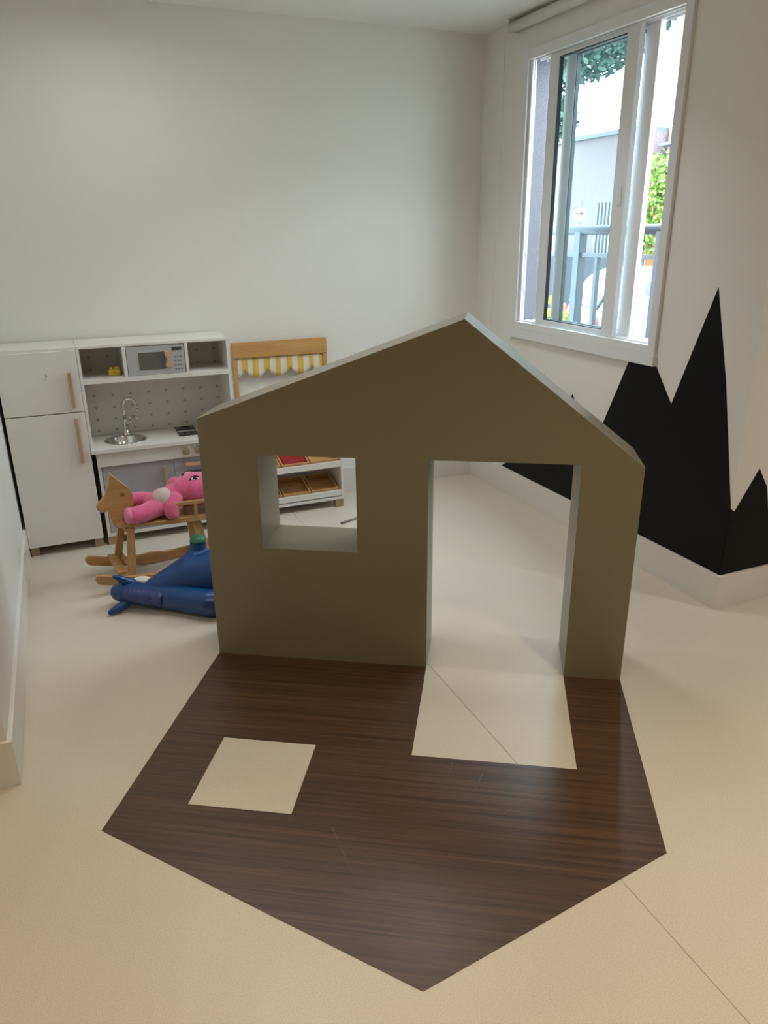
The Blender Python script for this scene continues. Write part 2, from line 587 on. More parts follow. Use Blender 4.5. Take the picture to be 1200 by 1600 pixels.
# ================================================================== CEILING DOWNLIGHTS
for i, (x, y, p, spread) in enumerate(LAMP_SPOTS):
    dl = empty('downlight', (x, y, CE))
    rr_ = 0.17 if y > -2 else 0.065
    m = MB()
    m.lathe([(rr_ + 0.022, 0.0), (rr_ + 0.022, -0.006), (rr_, -0.008), (rr_ - 0.002, 0.0)], (0, 0, 0), 40, caps=(False, False))
    m.build('trim_ring', M_lampw, dl)
    m = MB()
    m.lathe([(rr_ - 0.001, -0.0015), (rr_ - 0.0015, -0.003)], (0, 0, 0), 40)
    m.build('diffuser', M_lampe, dl)
    wh = ['in the alcove near the toy refrigerator', 'added unseen in the alcove beside the window as fill', 'added unseen in the alcove above the blue hopper as fill', 'before the left wall corner', 'in front of the black mountain mural',
          'straight above the floor decal tip', 'far out to the left of the left wall', 'beyond the right wall corner', 'at the rear right of the room',
          'at the rear left of the room'][i]
    tag(dl, 'round ceiling downlight ' + wh, 'ceiling light', 'ceiling downlights')
    l = D.lights.new('downlight_beam', 'AREA')
    l.shape = 'DISK'
    l.size = 2 * rr_ - 0.02
    l.energy = p
    l.color = LAMP['cool'] if y > -2 else ((0.97, 0.96, 0.95) if x > 0 else LAMP['color'])
    l.spread = math.radians(spread)
    lo = D.objects.new('downlight_beam', l)
    lo.location = (0, 0, -0.012)
    lo.parent = dl
    COL.objects.link(lo)

# ================================================================== MOUNTAIN MURAL (black paint on both wall faces)
P = 0.0012
ym = [(-0.375, 0.154), (-0.86, 0.46), (-0.95, 0.60), (-1.026, 0.722), (-1.085, 0.63), (-1.16, 0.345), (-1.281, 0.620), (-1.422, 0.948), (-1.602, 0.948),
      (-1.716, 0.805), (-1.886, 1.302), (-1.992, 0.945), (-2.1112, 0.452), (-2.1112, 0.154)]
mu = MB()
mu.prism([(-P, y, z) for y, z in ym], (P, 0, 0))
xm_ = [(-P, 0.154), (-P, 0.452), (0.024, 0.437), (0.124, 0.607), (0.185, 0.52), (0.24, 0.33), (0.50, 0.62), (0.78, 0.20), (0.8, 0.154)]
mu.prism([(x, -2.11 - P, z) for x, z in xm_], (0, P, 0))
mur = mu.build('mountain_mural', M_black)
tag(mur, 'black painted mountain peaks on the wall below the window, wrapping the corner', 'mural')

# ================================================================== PLAYHOUSE FACADE AND FLOOR DECAL
H = empty('playhouse_facade', (-2.014, -1.610, 0), math.radians(-31.3))
tag(H, 'grey-green child-size house front with window hole and doorway standing on the floor', 'playhouse')
W, HL, HR, PU, PV, T = 1.5, 0.9233, 0.8009, 0.9092, 1.2619, 0.2300
out = [(0, 0), (0.8017, 0), (0.8017, 0.8013), (1.3011, 0.8013), (1.3011, 0), (W, 0), (W, HR), (PU, PV), (0, HL)]
hole = [(0.2057, 0.4521), (0.5521, 0.4521), (0.5521, 0.8004), (0.2057, 0.8004)]
# local slab axes: x -> x, y -> z, z -> -y ; front face at y = 0
Mh = Matrix(((1, 0, 0, 0), (0, 0, -1, T), (0, 1, 0, 0), (0, 0, 0, 1)))
slab('house_front', [out, hole], T, M_house, 0.0018, Mh, H)
dec = slab('floor_decal', [[(0, 0), (0.8017, 0), (0.8017, -0.5036), (1.3011, -0.5036), (1.3011, 0), (W, 0), (W, -HR), (PU, -PV), (0, -HL)],
                           [(0.1943, -0.4930), (0.4966, -0.4930), (0.4966, -0.7963), (0.1943, -0.7963)]], 0.0016, M_decal)
dec.location = (-2.014, -1.610, 0)
dec.rotation_euler = (0, 0, math.radians(-31.3))
tag(dec, 'dark wood-look vinyl house silhouette laid flat on the floor before the playhouse', 'floor decal')
# scuffs on the decal
M_scuff = mat('pale_scuff', (0.13, 0.10, 0.085), 0.6)
for (xa, ya, xb, yb, wd) in ((1.02, -0.56, 1.00, -0.64, .0016), (0.93, -0.52, 0.92, -0.58, .0013), (0.62, -0.83, 0.70, -0.97, .0012), (1.08, -0.72, 1.14, -0.66, .001)):
    d = Vector((xb - xa, yb - ya, 0)).normalized()
    n_ = Vector((-d.y, d.x, 0)) * wd
    a_, b_ = Vector((xa, ya, 0.0016)), Vector((xb, yb, 0.0016))
    m = MB()
    m.prism([a_ - n_, b_ - n_ * .3, b_ + n_ * .3, a_ + n_], (0, 0, 0.0002))
    m.build('scuff_mark', M_scuff, dec)

# ================================================================== TOY REFRIGERATOR
F = tag(empty('toy_refrigerator', (-2.5235, -0.175, 0)), 'white two-door toy refrigerator in the left corner of the alcove', 'toy refrigerator')
fx0, fx1 = -0.1765, 0.1763
m = MB()
m.box(fx0, fx1, -0.130, 0.158, 0.045, 1.022)
m.build('body', M_white, F, bevel=0.002)
for z0, z1 in ((0.716, 1.008), (0.050, 0.711)):
    d = MB().box(fx0 + 0.001, fx1 - 0.001, -0.147, -0.1305, z0, z1).build('door', M_white, F, bevel=0.002)
    a, b = (0.738, 0.908) if z0 > .5 else (0.462, 0.686)
    hd = MB()
    hd.box(0.124, 0.141, -0.170, -0.156, a, b, bev=0.002)
    hd.box(0.128, 0.137, -0.158, -0.1465, a + 0.012, a + 0.024)
    hd.box(0.128, 0.137, -0.158, -0.1465, b - 0.024, b - 0.012)
    hd.build('handle', M_handle, d)
    if z0 > .5:
        mk = MB()
        yy = -0.1475
        for (xa, za, xb, zb) in ((0.030, 0.905, 0.035, 0.899), (0.035, 0.899, 0.031, 0.892), (0.029, 0.886, 0.028, 0.881)):
            mk.tube([(xa, yy, za), (xb, yy, zb)], 0.0014, 6)
        mk.build('ink_mark', M_dark, d)
for x in (fx0 + 0.004, fx1 - 0.044):
    for y in (-0.128, 0.11):
        MB().box(x, x + 0.040, y, y + 0.040, 0, 0.045).build('leg', M_legw, F, bevel=0.001)

# ================================================================== TOY KITCHEN
K = tag(empty('toy_kitchen', (-1.98, -0.18, 0)), 'white wooden toy kitchen with sink, faucet and triangle patterned back panel', 'toy kitchen')
KX, KY = 1.98, 0.18


def kb(m, x0, x1, y0, y1, z0, z1, mi=0, bev=0):
    return m.box(x0 + KX, x1 + KX, y0 + KY, y1 + KY, z0, z1, mi, bev)


m = MB()
kb(m, -2.3455, -2.331, -0.300, -0.016, 0.521, 1.022)
kb(m, -1.630, -1.614, -0.300, -0.016, 0.521, 1.022)
kb(m, -2.331, -1.630, -0.300, -0.016, 1.008, 1.022)
kb(m, -2.331, -1.630, -0.300, -0.016, 0.838, 0.861)
kb(m, -2.138, -2.122, -0.300, -0.016, 0.861, 1.008)
kb(m, -1.839, -1.824, -0.300, -0.016, 0.861, 1.008)
m.build('hutch', M_white, K, bevel=0.0015)
m = MB()
kb(m, -2.331, -1.630, -0.024, -0.017, 0.521, 1.008)
zr = [0.542, 0.602, 0.665, 0.729, 0.865, 0.931]
for zi, z in enumerate(zr):
    for xi in range(8):
        x = -2.285 + 0.0915 * xi
        s = 0.0105
        up = ((xi * 3 + zi * 5) % 4) < 2
        c = Vector((x + KX, -0.0245 + KY, z))
        pts = [(-s, -s * .55), (s, -s * .55), (0, s * .85)] if up else [(-s, s * .55), (0, -s * .85), (s, s * .55)]
        m.prism([c + Vector((px_, 0, pz_)) for px_, pz_ in pts], (0, 0.0006, 0), mi=1)
m.build('back_panel', [M_white, M_tri], K)
# countertop with an oval hole for the sink
sxc, syc, sr_ = -2.168 + KX, -0.186 + KY, 0.098
ell = [(sxc + sr_ * math.cos(a * math.pi / 24), syc + sr_ * 0.98 * math.sin(a * math.pi / 24)) for a in range(48)]
top = [(-2.3460 + KX, -0.342 + KY), (-1.602 + KX, -0.342 + KY), (-1.602 + KX, -0.016 + KY), (-2.3460 + KX, -0.016 + KY)]
slab('countertop', [top, ell], 0.020, M_white, 0.0015, Matrix.Translation((0, 0, 0.500)), K)
m = MB()
m.lathe([(0.106, 0.5202), (0.106, 0.5225), (0.098, 0.5225), (0.092, 0.516), (0.084, 0.482), (0.070, 0.472), (0.012, 0.469)], (sxc, syc, 0), 48, caps=(False, True))
sk = m.build('sink_basin', M_chrome, K)
MB().lathe([(0.014, 0.4695), (0.014, 0.473), (0.010, 0.474)], (sxc, syc, 0), 24).build('drain', M_chrome, sk)
# faucet
fx, fy = -2.152 + KX, -0.070 + KY
m = MB()
m.lathe([(0.022, 0.5205), (0.022, 0.526), (0.015, 0.531), (0.013, 0.56), (0.012, 0.60), (0.0085, 0.605)], (fx, fy, 0), 24)
arc = [(fx, fy, 0.60), (fx, fy, 0.655)]
for k in range(13):
    a = math.pi * k / 12
    arc.append((fx + 0.033 - 0.033 * math.cos(a), fy - (0.014 - 0.014 * math.cos(a)), 0.672 + 0.040 * math.sin(a)))
arc.append((fx + 0.066, fy - 0.028, 0.650))
m.tube(arc, 0.0068, 14)
m.cyl((fx + 0.066, fy - 0.028, 0.657), (fx + 0.067, fy - 0.029, 0.640), 0.0095)
fc = m.build('faucet', M_chrome, K)
m = MB()
m.tube([(fx + 0.008, fy - 0.008, 0.575), (fx + 0.030, fy - 0.016, 0.590), (fx + 0.062, fy - 0.022, 0.606)], [0.008, 0.006, 0.005], 12)
m.tube([(fx + 0.030, fy - 0.016, 0.592), (fx + 0.022, fy - 0.018, 0.622)], [0.005, 0.0045], 10)
m.build('lever', M_chrome, fc)
# burners
for bx, by in ((-1.850, -0.088), (-1.852, -0.208)):
    for bx2 in (bx, bx + 0.125):
        cx, cy = bx2 + KX, by + KY
        o_ = []
        for (px_, py_) in ((-.052, -.036), (-.03, -.031), (0, -.036), (.03, -.031), (.052, -.036), (.047, 0), (.052, .036), (.03, .031), (0, .036), (-.03, .031), (-.052, .036), (-.047, 0)):
            o_.append((cx + px_, cy + py_))
        h_ = [(cx + 0.024 * math.cos(a * math.pi / 12), cy + 0.019 * math.sin(a * math.pi / 12)) for a in range(24)]
        slab('burner_grate', [o_, h_], 0.008, M_iron, 0.0015, Matrix.Translation((0, 0, 0.5205)), K)
# lower carcass
m = MB()
kb(m, -2.325, -2.309, -0.308, -0.016, 0.045, 0.500)
kb(m, -1.646, -1.630, -0.308, -0.016, 0.045, 0.500)
kb(m, -2.309, -1.646, -0.308, -0.016, 0.045, 0.066)
kb(m, -2.309, -1.646, -0.030, -0.018, 0.066, 0.500)
kb(m, -1.963, -1.951, -0.300, -0.030, 0.066, 0.424)
kb(m, -2.309, -1.646, -0.300, -0.286, 0.424, 0.500)
m.build('cabinet_body', M_white, K, bevel=0.001)
m = MB()
kb(m, -2.325, -1.630, -0.322, -0.309, 0.4255, 0.497)
fa = m.build('control_panel', M_white, K, bevel=0.001)
for kx in (-1.888, -1.825, -1.762, -1.699):
    kn = MB()
    kn.lathe([(0.0175, -0.3225 + KY), (0.0175, -0.340 + KY), (0.015, -0.3425 + KY)], (kx + KX, 0, 0.4605), 28, 'y')
    kn.box(kx + KX - 0.0025, kx + KX + 0.0025, -0.347 + KY, -0.342 + KY, 0.447, 0.474)
    kn.build('knob', M_knob, fa)
m = MB()
kb(m, -2.3065, -1.961, -0.3085, -0.2955, 0.069, 0.421)
d1 = m.build('door', M_grey, K, bevel=0.0012)
m = MB()
kb(m, -2.013, -1.996, -0.332, -0.320, 0.300, 0.392, bev=0.002)
kb(m, -2.009, -2.000, -0.321, -0.308, 0.308, 0.318)
kb(m, -2.009, -2.000, -0.321, -0.308, 0.374, 0.384)
m.build('handle', M_handle, d1)
m = MB()
kb(m, -1.953, -1.649, -0.3085, -0.2955, 0.069, 0.421)
d2 = m.build('oven_door', M_grey, K, bevel=0.0012)
m = MB()
kb(m, -1.900, -1.702, -0.332, -0.320, 0.379, 0.397, bev=0.002)
kb(m, -1.885, -1.875, -0.321, -0.308, 0.383, 0.393)
kb(m, -1.727, -1.717, -0.321, -0.308, 0.383, 0.393)
m.build('handle', M_peach, d2)
m = MB()
kb(m, -1.888, -1.712, -0.3105, -0.3086, 0.160, 0.350, bev=0.0008)
m.build('oven_window', M_disp, d2)
for x in (-2.327, -1.668):
    for y in (-0.304, -0.07):
        m = MB()
        kb(m, x, x + 0.040, y, y + 0.040, 0, 0.0448)
        m.build('leg', M_legw, K, bevel=0.001)
# microwave panel
m = MB()
kb(m, -2.1195, -1.8415, -0.296, -0.282, 0.8625, 1.005)
mw = m.build('microwave_front', M_mw, K, bevel=0.0012)
m = MB()
kb(m, -2.064, -1.938, -0.2985, -0.2962, 0.889, 0.973, bev=0.0008)
m.build('microwave_window', M_dark, mw)
m = MB()
zc = [(0.896, .012), (0.902, .0175), (0.912, .0175), (0.922, .012), (0.930, .0075), (0.938, .0075), (0.947, .012), (0.957, .0175), (0.967, .0175), (0.973, .012)]
poly = [(-1.921 + KX - r, -0.3105 + KY, z) for z, r in zc] + [(-1.921 + KX + r, -0.3105 + KY, z) for z, r in zc[::-1]]
m.prism(poly, (0, 0.0138, 0))
m.build('microwave_handle', M_peach, mw, bevel=0.0015)
m = MB()
kb(m, -1.902, -1.853, -0.2975, -0.2962, 0.975, 0.992, bev=0.0005)
m.build('microwave_display', M_disp, mw)
m = MB()
for i in range(3):
    for j in range(4):
        kb(m, -1.893 + i * 0.014, -1.884 + i * 0.014, -0.2968, -0.2962, 0.880 + j * 0.020, 0.886 + j * 0.020)
m.build('microwave_buttons', M_louv, mw)
# small yellow toy in the left cubby: a little two-bump block
y_ = empty('toy_block', (-2.180, -0.215, 0.8612))
tag(y_, 'small yellow plastic toy in the left cubby of the toy kitchen', 'toy')
m = MB()
m.box(-0.028, 0.028, -0.018, 0.018, 0, 0.030, bev=0.006)
m.cyl((-0.014, 0, 0.028), (-0.014, 0, 0.039), 0.010, 0.009)
m.cyl((0.013, 0, 0.028), (0.013, 0, 0.041), 0.011, 0.010)
m.build('block', M_toyyel, y_)
m = MB()
m.ball((0.0, -0.0185, 0.016), 0.006, scale=(1, .4, 1))
m.ball((0.016, -0.0185, 0.012), 0.004, scale=(1, .4, 1))
m.build('stud', mat('orange_plastic', (0.75, 0.33, 0.03), 0.4), y_)

# ================================================================== MARKET STALL
S = tag(empty('toy_market_stall', (-1.277, -0.14, 0)), 'white and pine toy market stall with yellow striped awning beside the toy kitchen', 'toy market stall')
SX, SY = 1.277, 0.14


def sb(m, x0, x1, y0, y1, z0, z1, mi=0, bev=0):
    return m.box(x0 + SX, x1 + SX, y0 + SY, y1 + SY, z0, z1, mi, bev)


for x in (-1.549, -1.027):
    m = MB()
    sb(m, x, x + 0.022, -0.046, -0.020, 0.30, 0.945)
    m.build('upright', M_pinez, S, bevel=0.0015)
m = MB()
sb(m, -1.549, -1.005, -0.050, -0.0465, 0.872, 0.949)
sb(m, -1.549, -1.005, -0.046, -0.018, 0.9455, 0.9565)
m.build('top_beam', M_pine, S, bevel=0.0015)
# awning: scalloped striped cloth with soft folds
m = MB()
nx = 104
x0a, x1a = -1.525, -1.029
rows = [0.0, 0.25, 0.5, 0.75, 1.0]
vs = []
for i in range(nx + 1):
    x = x0a + (x1a - x0a) * i / nx
    ph = (x + 1.486) / 0.13
    low = 0.812 - 0.052 * math.sqrt(max(0.0, 1 - (2 * (ph % 1) - 1) ** 2)) ** 1.2
    colv = []
    for r in rows:
        z = 0.878 + (low - 0.878) * r
        y = -0.037 - 0.003 * math.sin(x * 96) * r
        colv.append(m.bm.verts.new((x + SX, y + SY, z)))
    vs.append(colv)
for i in range(nx):
    x = x0a + (x1a - x0a) * (i + 0.5) / nx
    st = ((x + 1.486) / 0.065 + 0.25) % 1 < 0.5
    for r in range(4):
        f = m.bm.faces.new((vs[i][r], vs[i + 1][r], vs[i + 1][r + 1], vs[i][r + 1]))
        f.material_index = 1 if st else 0
        f.smooth = True
aw = m.build('awning', [M_cloth, M_yel], S)
md = aw.modifiers.new('thick', 'SOLIDIFY')
md.thickness = 0.0015
# side panels with sloping top
for x in (-1.549, -1.0155):
    m = MB()
    m.prism([(x + SX, y + SY, z) for y, z in ((-0.262, 0.047), (-0.018, 0.047), (-0.018, 0.50), (-0.05, 0.50), (-0.262, 0.335))], (0.0125, 0, 0))
    m.build('side_panel', M_white, S, bevel=0.001)
m = MB()
sb(m, -1.536, -1.016, -0.030, -0.018, 0.047, 0.50)
m.build('back_panel', M_white, S)
m = MB()
sb(m, -1.536, -1.016, -0.262, -0.03, 0.047, 0.064)
m.build('base_board', M_white, S, bevel=0.001)


def tilt(z, y=-0.262, a=14):
    return Matrix.Translation((0, y + SY, z)) @ Matrix.Rotation(math.radians(a), 4, 'X')


for z in (0.072, 0.248):
    m = MB()
    m.box(-1.5355 + SX, -1.0165 + SX, 0.006, 0.214, 0.000, 0.008, M=tilt(z))
    m.box(-1.5355 + SX, -1.0165 + SX, 0.000, 0.012, -0.002, 0.032, M=tilt(z, a=0))
    m.build('tray_shelf', M_white, S, bevel=0.001)
for x in (-1.547, -1.054):
    for y in (-0.260, -0.062):
        m = MB()
        sb(m, x, x + 0.048, y, y + 0.042, 0, 0.0468)
        m.build('leg', M_legw, S, bevel=0.001)
cases = [(0, 0, 'lower left'), (1, 0, 'lower middle'), (2, 0, 'lower right'), (0, 1, 'upper left'), (1, 1, 'upper middle'), (2, 1, 'upper right')]
CW = 0.162
base_me = None
for i, j, nm in cases:
    z = (0.072, 0.248)[j]
    root = empty('wooden_crate', (0, 0, 0))
    cx = -1.532 + i * (CW + 0.007)
    root.matrix_world = Matrix.Translation((cx, -0.262, z)) @ Matrix.Rotation(math.radians(14), 4, 'X') @ Matrix.Translation((0, 0.018, 0.0085))
    lab = {'lower left': 'open honey wood crate on the lower stall shelf, end one next to the toy kitchen',
           'lower middle': 'open honey wood crate between two others on the lower stall shelf',
           'lower right': 'open honey wood crate on the lower stall shelf, end one farthest from the toy kitchen',
           'upper left': 'empty wooden crate on the upper stall shelf, end one next to the toy kitchen',
           'upper middle': 'wooden crate holding a dark red cloth on the upper stall shelf',
           'upper right': 'empty wooden crate on the upper stall shelf, end one farthest from the toy kitchen'}[nm]
    tag(root, lab, 'crate', 'wooden crates in the market stall')
    if base_me is None:
        m = MB()
        m.box(0, CW, 0, 0.185, 0, 0.005)
        m.build('crate_floor', M_crate, root)
        m = MB()
        m.box(0, CW, 0, 0.008, 0.005, 0.034)
        m.build('crate_front', M_crate, root, bevel=0.001)
        m = MB()
        m.box(0, 0.008, 0.008, 0.177, 0.005, 0.034)
        m.box(CW - 0.008, CW, 0.008, 0.177, 0.005, 0.034)
        m.box(0, CW, 0.177, 0.185, 0.005, 0.034)
        m.build('crate_sides', M_crate, root, bevel=0.001)
        base_me = root
    else:
        for ch in base_me.children:
            c = ch.copy()
            c.parent = root
            COL.objects.link(c)
m = MB()
g = 8
vv = []
for i in range(g + 1):
    row = []
    for j in range(g + 1):
        x = -0.068 + 0.136 * i / g
        y = -0.062 + 0.142 * j / g
        zz = 0.014 + 0.006 * math.sin(x * 61 + j) + 0.005 * math.cos(y * 70 + i)
        row.append(m.bm.verts.new((x, y, zz)))
    vv.append(row)
for i in range(g):
    for j in range(g):
        f = m.bm.faces.new((vv[i][j], vv[i + 1][j], vv[i + 1][j + 1], vv[i][j + 1]))
        f.smooth = True
rc = m.build('folded_cloth', M_red)
md = rc.modifiers.new('thick', 'SOLIDIFY')
md.thickness = 0.006
rc.matrix_world = Matrix.Translation((-1.282, -0.262, 0.248)) @ Matrix.Rotation(math.radians(14), 4, 'X') @ Matrix.Translation((0, 0.092, 0.0165))
tag(rc, 'dark red cloth lying in a crate on the upper shelf of the market stall', 'cloth')

# ================================================================== METAL ROD ON THE FLOOR
m = MB()
m.cyl((-1.117, -0.532, 0.0065), (-0.74, -0.376, 0.0065), 0.0065, n=16)
m.cyl((-1.121, -0.5335, 0.0068), (-1.113, -0.5303, 0.0068), 0.0068, n=16, mi=1)
tag(m.build('metal_rod', [M_rod, M_dark]), 'thin grey rod lying on the floor in front of the market stall', 'rod')

# ================================================================== ROCKING HORSE
R = tag(empty('rocking_horse', (-2.2, -0.764, 0.0069), math.radians(7.4)), 'varnished pine rocking horse carrying a pink plush bear', 'rocking horse')
R.rotation_euler = (0, 0.06, math.radians(7.4))
head = [(-0.093, 0.514), (-0.068, 0.487), (-0.040, 0.458), (-0.015, 0.431), (-0.004, 0.403), (-0.006, 0.359), (-0.024, 0.311), (-0.040, 0.292),
        (-0.046, 0.262), (-0.062, 0.248), (-0.092, 0.249), (-0.104, 0.262), (-0.113, 0.288), (-0.119, 0.326), (-0.124, 0.337), (-0.135, 0.333), (-0.153, 0.335), (-0.164, 0.345),
        (-0.168, 0.358), (-0.163, 0.373), (-0.145, 0.389), (-0.128, 0.406), (-0.114, 0.440), (-0.101, 0.470)]
Mp = Matrix(((1, 0, 0, 0), (0, 0, -1, 0), (0, 1, 0, 0), (0, 0, 0, 1)))
head = [(a_ - 0.06 * b_, b_) for a_, b_ in head]
hd = slab('horse_head', [head], 0.022, M_horse, 0.003, Matrix.Translation((0, 0.011, 0)) @ Mp, R)
m = MB()
m.lathe([(0.006, -0.0140), (0.0095, -0.0130), (0.0095, 0.0130), (0.006, 0.0140)], (-0.074, 0, 0.411), 20, 'y')
m.build('eye', wood('burnt_pine', (0.22, 0.09, 0.03), (0.33, 0.15, 0.05)), hd)
m = MB()
m.lathe([(0.008, -0.0125), (0.008, 0.0125)], (-0.105, 0, 0.437), 18, 'y')
m.build('dowel_plug', M_horse, hd)
# seat board, narrower at the neck, wide under the backrest
st = []
for s_, w_ in ((-0.10, 0.030), (-0.085, 0.052), (-0.03, 0.066), (0.04, 0.074), (0.10, 0.082), (0.17, 0.095), (0.22, 0.098), (0.37, 0.098)):
    st.append((s_ - 0.016, -w_))
st = st + [(a, -b) for a, b in st[::-1]]
slab('seat', [st], 0.018, M_horse, 0.003, Matrix.Translation((0, 0, 0.264)), R)
# crosspiece under the seat
for s_ in (-0.061, 0.231):
    MB().box(s_ - 0.022, s_ + 0.022, -0.062, 0.062, 0.246, 0.2638).build('seat_block', M_horse, R, bevel=0.002)


def leg(top, bot, w, t=0.018):
    a, b = Vector(top), Vector(bot)
    d = (b - a)
    m = MB()
    wv = Vector((w / 2, 0, 0))
    tv = Vector((0, t / 2, 0))
    lo = [[a - wv - tv, a + wv - tv, a + wv + tv, a - wv + tv], [b - wv - tv, b + wv - tv, b + wv + tv, b - wv + tv]]
    m.ring(lo, smooth=False)
    return m.build('leg', M_horsez, R, bevel=0.0025)


leg((-0.062, -0.066, 0.262), (-0.076, -0.106, 0.034), 0.034)
leg((-0.071, 0.066, 0.262), (-0.098, 0.106, 0.034), 0.034)
leg((0.242, -0.066, 0.262), (0.283, -0.106, 0.036), 0.038)
leg((0.246, 0.066, 0.262), (0.283, 0.106, 0.036), 0.038)
# runners
for sy in (-1, 1):
    topc, botc = [], []
    N = 120
    for k in range(N + 1):
        s_ = -0.240 + 0.640 * k / N
        base = 0.0003 + 0.43 * (s_ - 0.08) ** 2
        th = 0.047 + 0.009 * math.exp(-((s_ - 0.075) / 0.045) ** 2) - 0.004 * math.exp(-((s_ + 0.11) / 0.06) ** 2)
        dd = min(k, N - k) * 0.640 / N
        sh = 0.5 - 0.5 * math.sqrt(max(0.0, 1 - (1 - min(1, dd / 0.024)) ** 2)) * 0.98
        topc.append((s_, base + th * (1 - sh)))
        botc.append((s_, base + th * sh))
    pl = topc + botc[::-1]
    slab('runner', [pl], 0.022, M_horse, 0.003, Matrix.Translation((0, sy * 0.123 + 0.011, 0)) @ Mp, R)
# foot board and rear tie between the runners
m = MB()
m.box(-0.140, -0.100, -0.118, 0.118, 0.066, 0.080)
m.build('foot_board', M_horse, R, bevel=0.002)
m = MB()
m.cyl((-0.078, -0.104, 0.080), (-0.078, 0.104, 0.080), 0.008, n=16)
m.build('foot_dowel', M_horse, R)
MB().box(0.33, 0.365, -0.118, 0.118, 0.074, 0.088).build('rear_tie', M_horse, R, bevel=0.002)
# armrest chair
for sy in (-1, 1):
    m = MB()
    y = sy * 0.092
    m.box(0.131, 0.353, y - 0.007, y + 0.007, 0.350, 0.368, bev=0.003)
    m.box(0.141, 0.157, y - 0.006, y + 0.006, 0.282, 0.350, bev=0.002)
    m.box(0.224, 0.240, y - 0.006, y + 0.006, 0.282, 0.350, bev=0.002)
    m.box(0.131, 0.353, y - 0.006, y + 0.006, 0.2822, 0.290, bev=0.002)
    m.prism([(0.157, y - 0.005, 0.350), (0.157, y - 0.005, 0.330), (0.179, y - 0.005, 0.350)], (0, 0.010, 0))
    m.build('armrest', M_horse, R)
m = MB()
m.box(0.353, 0.369, -0.099, 0.099, 0.282, 0.50, bev=0.004)
m.build('backrest', M_horsez, R)

# ================================================================== PINK PLUSH BEAR lying on the horse
B = tag(empty('plush_bear', (-2.2218, -0.7668, 0.0057)), 'bright pink plush bear lying on its back on the rocking horse', 'plush toy')
B.rotation_euler = (0, 0.06, math.radians(7.4))
body = blob('body', [
    [(0.095, 0.0, 0.340, 0.056), (0.130, 0.0, 0.350, 0.066), (0.175, 0.0, 0.366, 0.058), (0.200, 0.0, 0.380, 0.056)],
    [(0.235, 0.0, 0.392, 0.068), (0.270, 0.0, 0.396, 0.082), (0.315, 0.0, 0.394, 0.080)],
    [(0.085, -0.036, 0.336, 0.044), (0.030, -0.056, 0.326, 0.041), (-0.018, -0.064, 0.323, 0.040)],
    [(0.085, 0.036, 0.350, 0.040), (0.045, 0.050, 0.358, 0.036), (0.004, 0.060, 0.354, 0.036)],
    [(0.172, -0.050, 0.370, 0.034), (0.152, -0.074, 0.345, 0.032), (0.146, -0.080, 0.318, 0.031)],
    [(0.175, 0.045, 0.385, 0.030), (0.192, 0.040, 0.418, 0.030), (0.198, 0.032, 0.426, 0.029)],
], M_pink, 0.004, 7, B)
m = MB()
m.ball((0.128, -0.014, 0.366), 0.060, scale=(0.95, 0.86, 0.92), seg=28)
m.build('belly_patch', M_belly, B)
for sy in (-1, 1):
    m = MB()
    m.ball((0.325, sy * 0.062, 0.425), 0.030, scale=(0.75, 1, 1))
    m.build('ear', M_pink, B)
m = MB()
m.ball((0.240, 0, 0.452), 0.028, scale=(0.9, 1.1, 0.7))
m.build('muzzle', M_pinkl, B)
m = MB()
m.ball((0.228, 0, 0.468), 0.008)
m.build('nose', M_eyek, B)
for sy in (-1, 1):
    m = MB()
    m.ball((0.268, sy * 0.044, 0.458), 0.017, scale=(1.3, .8, .7), mi=0)
    m.ball((0.270, sy * 0.051, 0.463), 0.0105, scale=(1.2, .8, .9), mi=1)
    m.ball((0.276, sy * 0.058, 0.466), 0.0032, mi=0)
    m.tube([(0.244, sy * 0.050, 0.458), (0.256, sy * 0.047, 0.469), (0.272, sy * 0.044, 0.473), (0.290, sy * 0.048, 0.467)], 0.0026, 8, mi=1)
    m.build('eye', [M_eyew, M_eyek], B)
m = MB()
m.lathe([(0.027, -0.058), (0.033, -0.055), (0.037, -0.046), (0.037, -0.034)], (0, -0.0625, 0.3235), 24, 'x')
m.build('foot_sole', M_pinkl, B)
m = MB()
m.lathe([(0.021, -0.028), (0.025, -0.026), (0.028, -0.018), (0.029, -0.008)], (0, 0.057, 0.360), 24, 'x')
m.build('foot_sole', M_pinkl, B)

# ================================================================== BLUE RUBBER BOUNCER lying on its side
U = tag(empty('bouncy_hopper', (-2.05, -1.15, 0)), 'blue rubber animal hopper lying on its side beside the playhouse', 'hopper toy')


def ub(x, y, z, a, b=None):
    return (x + 2.05, y + 1.15, z, a, b or a)


def hb(*ps):
    return [ub(*p)[:4] for p in ps]


